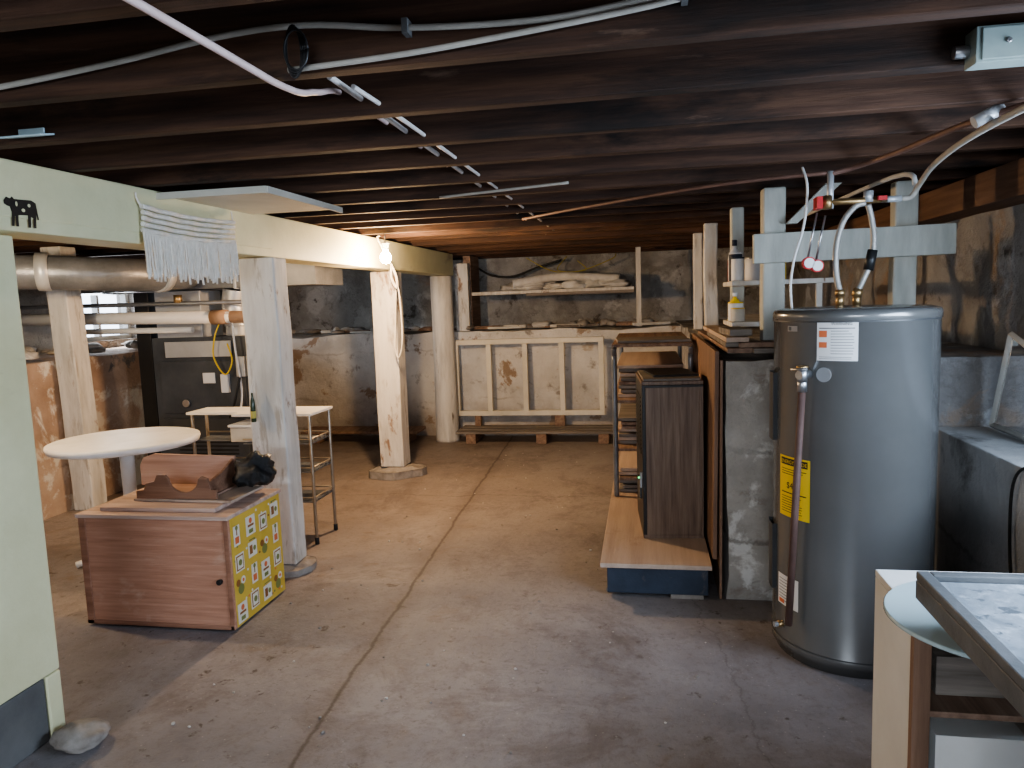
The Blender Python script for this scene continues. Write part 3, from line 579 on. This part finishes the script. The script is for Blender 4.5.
for j in range(5): b.tube([(fx+.004*math.sin(i*.7+j),2.57+i*.0165,1.80-.022*j-.012*math.sin(i*math.pi/39)) for i in range(40)],.010,M_cloth,6,2)
b.tube([(fx,2.57,1.80),(fx-.01,2.56,1.83),(-1.880,2.56,1.85)],.004,M_cloth); b.tube([(fx,3.21,1.80),(fx-.01,3.22,1.83),(-1.880,3.22,1.85)],.004,M_cloth)
b.done(0,e)
b=B('hanging_strings')
for i in range(84):
    y=2.57+i*.0078; L=.16+random.uniform(-.02,.02)
    zt=1.70-.012*math.sin(i/83*math.pi)
    b.tube([(fx,y,zt+.02),(fx+random.uniform(-.002,.006),y+random.uniform(-.006,.006),zt-L*.5),(fx+random.uniform(-.002,.008),y+random.uniform(-.008,.008),zt-L)],.0048,M_cloth,5,3)
b.done(0,e)
b=B('cow_decal'); cx=-1.8845; oy=1.965; oz=1.675; s=.0034
cow=[(0,22),(3,25),(7,24),(9,26),(11,24),(30,25),(35,23),(36,15),(37,8),(35.5,8),(35,14),(34,10),(33,0),(30.5,0),(31,9),(28,10),(27,0),(24.5,0),(25,11),(17,10.5),(14,10),(13.5,0),(11,0),(11.2,9),(10,9),(8.5,0),(6.2,0),(7.5,12),(6,17),(3,17.5),(0,19)]
b.poly([(cx,oy+p*s,oz+q*s) for p,q in cow],(.0012,0,0),M_ink)
def spot(p,q,r,ry): b.poly([(cx+.0013,oy+(p+r*math.cos(t*math.pi/6))*s,oz+(q+ry*math.sin(t*math.pi/6))*s) for t in range(12)],(.0006,0,0),M_beam)
spot(13,20,1.2,2.2);spot(20,15,2.0,1.6);spot(27,20,1.6,1.6)
b.done()
# ---------------------------------------------------------------- left bay mechanicals
b=B('sheet_metal_panning'); b.box(-2.7,-1.42,2.7,3.42,1.858,1.866,M_pan); b.box(-2.7,-1.42,2.69,2.70,1.84,1.866,M_pan); b.box(-1.425,-1.415,2.7,3.42,1.84,1.866,M_pan); b.done()
e=empty('furnace')
b=B('furnace_cabinet'); b.box(-3.72,-2.90,5.1,5.4,.03,1.20,M_furn); b.box(-3.66,-2.96,5.085,5.1,.08,.58,M_furn); b.box(-3.66,-2.96,5.085,5.1,.62,1.02,M_furn)
for i in range(9): b.box(-3.55,-3.05,5.08,5.085,.15+i*.03,.162+i*.03,M_black)
b.box(-3.60,-3.05,5.078,5.085,1.05,1.17,M_galv); b.box(-3.68,-3.30,5.12,5.4,1.20,1.55,M_galv); b.box(-4.6,-2.35,5.1,5.6,1.56,1.80,M_darkduct); b.box(-3.86,-3.74,5.12,5.3,.0,1.55,M_black)
for x in (-4.1,-3.6,-3.0): b.box(x,x+.02,5.09,5.61,1.55,1.81,M_galv)
b.tube([(-3.1,5.28,1.2),(-3.1,5.28,1.32),(-3.12,5.28,1.42),(-3.1,5.28,1.55)],.09,M_galv,18); b.cyl((-3.1,5.28,1.27),(-3.1,5.28,1.29),.096,M_galv); b.cyl((-3.11,5.28,1.44),(-3.105,5.28,1.46),.096,M_galv)
b.cyl((-3.45,5.08,.7),(-3.45,5.06,.7),.03,M_steel); b.box(-3.3,-3.2,5.075,5.085,.85,.93,M_label)
b.box(-3.72,-2.90,5.12,5.38,0,.03,M_black); b.done(.004,e)
b=B('control_box'); b.box(-2.895,-2.84,5.15,5.25,.75,.98,M_heaterdark); b.box(-3.0,-2.93,5.04,5.084,.9,1.05,M_galv); b.box(-3.14,-3.08,5.05,5.084,.78,.92,M_label); b.done(.003,e)
b=B('yellow_wiring'); b.tube([(-3.1,5.03,1.3),(-3.14,5.02,1.2),(-3.16,5.02,1.05),(-3.08,5.02,.92),(-3.02,5.03,1.02),(-3.05,5.03,1.15)],.006,M_yellow); b.tube([(-3.0,5.03,1.35),(-2.98,5.02,1.1),(-2.96,5.03,.8),(-3.0,5.04,.6)],.008,M_label); b.tube([(-2.95,5.0,.9),(-3.0,4.98,.7),(-3.06,5.0,.6)],.009,M_black); b.done(0,e)
b=B('pvc_drain_pipe'); b.tube([(-4.96,4.95,1.38),(-2.95,4.95,1.345)],.045,M_pvc,16,smooth=False); b.tube([(-4.4,5.0,1.27),(-3.3,5.0,1.26)],.022,M_pvc,12,smooth=False)
b.tube([(-3.05,4.95,1.347),(-2.9,4.95,1.345),(-2.78,4.95,1.33),(-2.74,4.95,1.24),(-2.74,4.95,.5)],.044,M_rust,14); b.cyl((-3.1,4.95,1.347),(-2.98,4.95,1.346),.053,M_rust); b.cyl((-2.74,4.95,1.0),(-2.74,4.95,1.1),.054,M_rust)
b.cyl((-2.74,4.95,0),(-2.74,4.95,.5),.05,M_darkduct); b.done()
b=B('gas_line_pipe'); b.tube([(-4.96,5.0,1.47),(-2.6,5.0,1.45)],.016,M_darkduct,8,smooth=False); b.tube([(-2.6,5.0,1.45),(-2.6,5.0,1.1),(-2.62,5.0,.6)],.014,M_darkduct,8); b.cyl((-3.4,5,1.46),(-3.4,5,1.52),.03,M_brass); b.done()
b=B('round_flex_duct'); P=[(-4.96,3.9,1.62),(-4.4,3.95,1.66),(-3.9,4.1,1.68),(-3.5,4.4,1.66),(-3.35,4.8,1.66),(-3.35,5.07,1.68)]; b.tube(P,.11,M_darkduct,18)
for i in range(9): b.tube([(-4.85+i*.1,3.9+i*.006,1.632),(-4.83+i*.1,3.9+i*.006,1.634)],.125,M_galv,18,smooth=False)
b.cyl((-3.8,4.16,1.68),(-3.74,4.2,1.68),.122,M_galv); b.cyl((-3.36,4.72,1.66),(-3.355,4.78,1.66),.122,M_galv)
b.done()
b=B('ledge_rubble')
for i in range(40):
    h=random.uniform(.02,.05); b.lump((random.uniform(-4.85,-4.2),random.uniform(3.2,7.2),1.10+h*.75),(random.uniform(.03,.1),random.uniform(.03,.09),h),random.choice([M_stone,M_stub]),i+50,.4,3,2)
b.done()
# ---------------------------------------------------------------- ceiling services
b=B('electrical_cable')
b.tube([(-2.0,1.455,1.87),(-1.45,1.46,1.895),(-1.1,1.46,1.925),(-.85,1.46,1.955),(-.66,1.46,1.96),(-.45,1.46,1.935),(-.18,1.46,1.925),(.08,1.46,1.945),(.52,1.46,1.955),(1.1,1.46,1.96)],.0065,M_cable)
b.tube([(-.70,1.455,1.875),(-.45,1.455,1.885),(-.2,1.455,1.905),(.0,1.455,1.925),(.1,1.457,1.94)],.006,M_cable)
for x,z in ((-.45,1.935),(.08,1.942)): b.box(x-.006,x+.006,1.445,1.475,z-.014,z+.014,M_darkgrey)
b.done()
b=B('supply_tubing')
b.tube([(-.74,-1,1.86),(-.74,1.1,1.86),(-.74,1.52,1.862),(-.75,1.7,1.90),(-.76,1.9,1.945),(-.77,2.4,1.95),(-.83,5.6,1.95),(-.84,7,1.95)],.0075,M_pexpink,8)
b.tube([(-.70,1.66,1.92),(-.71,2.4,1.92),(-.77,5.6,1.92),(-.8,7.9,1.92)],.0075,M_pex,8); b.tube([(-.66,1.7,1.905),(-.65,2.4,1.905),(-.66,5.6,1.905)],.006,M_pex,8)
b.tube([(-.9,3.3,1.868),(-.6,3.2,1.868),(-.3,3.1,1.868)],.006,M_cable,8); b.done()
b=B('coiled_black_wire')
for k in range(4): b.tube([(-.68+(.016+.003*k)*math.cos(t*math.pi/6)+k*.003,1.442-k*.003,1.905+(.05-.004*k)*math.sin(t*math.pi/6)) for t in range(13)],.0025,M_black,6,2)
b.done()
b=B('junction_box'); b.box(.70,1.00,1.79,1.85,1.865,1.94,M_teal); b.box(.71,.99,1.785,1.79,1.87,1.935,M_teal); b.cyl((.76,1.784,1.905),(.76,1.78,1.905),.006,M_steel); b.cyl((.70,1.83,1.90),(.67,1.83,1.90),.014,M_steel); b.done(.004)
b=B('blue_plastic_tag'); b.box(-1.72,-1.59,1.80,1.852,1.888,1.893,M_lblue,rx=12); b.box(-1.70,-1.62,1.846,1.852,1.893,1.915,M_lblue); b.done(.001)
def bulb(name,x,y,z):
    e=empty(name)
    b=B('socket'); b.lathe((x,y,z+.05),[(.018,0),(.022,.005),(.022,.04),(.03,.045),(.03,.05)],M_white,16); b.tube([(x,y,z+.10),(x,y+.01,1.87)],.005,M_cable); b.done(0,e)
    b=B('glass_bulb'); b.lathe((x,y,z),[(.004,-.038),(.022,-.032),(.034,-.014),(.038,.004),(.032,.024),(.019,.04),(.013,.05)],M_bulb,20); b.done(0,e)
bulb('bare_light_bulb',-1.72,4.85,1.71); bulb('bare_light_bulb',-3.3,3.0,1.70)
b=B('bulb_power_wire'); b.tube([(-1.82,5.02,1.872),(-1.86,5.1,1.86),(-1.87,5.35,1.72),(-1.87,5.45,1.64),(-1.85,5.47,1.5),(-1.85,5.50,1.3),(-1.86,5.52,1.1),(-1.9,5.54,.98),(-1.93,5.55,1.05),(-1.92,5.56,1.25),(-1.88,5.5,1.55)],.006,M_wallframe,8)
b.tube([(-1.86,5.35,1.70),(-1.84,5.4,1.6),(-1.86,5.45,1.52),(-1.88,5.4,1.6),(-1.86,5.36,1.68)],.010,M_wallframe); b.done()
b=B('floor_debris'); random.seed(11)
for i in range(170):
    x=random.uniform(-1.7,.4); y=random.uniform(1.6,7); r=random.uniform(.003,.009)
    b.lump((x,y,r*.5),(r,r*random.uniform(.6,1.3),r*.6),random.choice([M_stone,M_stub,M_rag,M_stone]),i,.4,3,1,False)
b.done()
# ---------------------------------------------------------------- lights
def area(name,loc,rot,sx,sy,en,col):
    l=bpy.data.lights.new(name,'AREA'); l.shape='RECTANGLE'; l.size=sx; l.size_y=sy; l.energy=en; l.color=col
    o=bpy.data.objects.new(name,l); o.location=loc; o.rotation_euler=rot; bpy.context.collection.objects.link(o)
area('window_daylight',(XR-.03,1.4,1.37),(0,D(68),0),.6,1.7,66,(.62,.78,1))
area('window_daylight',(-.5,YF+.04,1.42),(D(62),0,0),2.1,.6,96,(.80,.89,1))
area('window_daylight',(XL-.02,6.22,1.385),(0,D(-90),0),.44,.8,18,(.85,.92,1))
def pt(name,loc,en,col,r=.034):
    l=bpy.data.lights.new(name,'POINT'); l.energy=en; l.color=col; l.shadow_soft_size=r
    o=bpy.data.objects.new(name,l); o.location=loc; bpy.context.collection.objects.link(o)
pt('bulb_light',(-1.70,4.83,1.62),88,(1,.64,.36)); pt('bulb_light',(-3.3,3.0,1.625),36,(1,.70,.44))
w=bpy.data.worlds.new('sky'); scene.world=w; w.use_nodes=True; w.node_tree.nodes['Background'].inputs[0].default_value=(.75,.85,1,1); w.node_tree.nodes['Background'].inputs[1].default_value=5
scene.view_settings.look='AgX - Medium High Contrast'
# ---------------------------------------------------------------- camera
R=(Matrix.Rotation(D(10.3),3,'Z')@Matrix.Rotation(D(83.5),3,'X')@Matrix.Rotation(D(-2),3,'Z'))
c=bpy.data.cameras.new('camera');o=bpy.data.objects.new('camera',c);bpy.context.collection.objects.link(o)
o.matrix_world=Matrix.Translation((0,0,1.4))@R.to_4x4();c.sensor_width=36;c.lens=740/1024*36;c.clip_start=.05
scene.camera=o
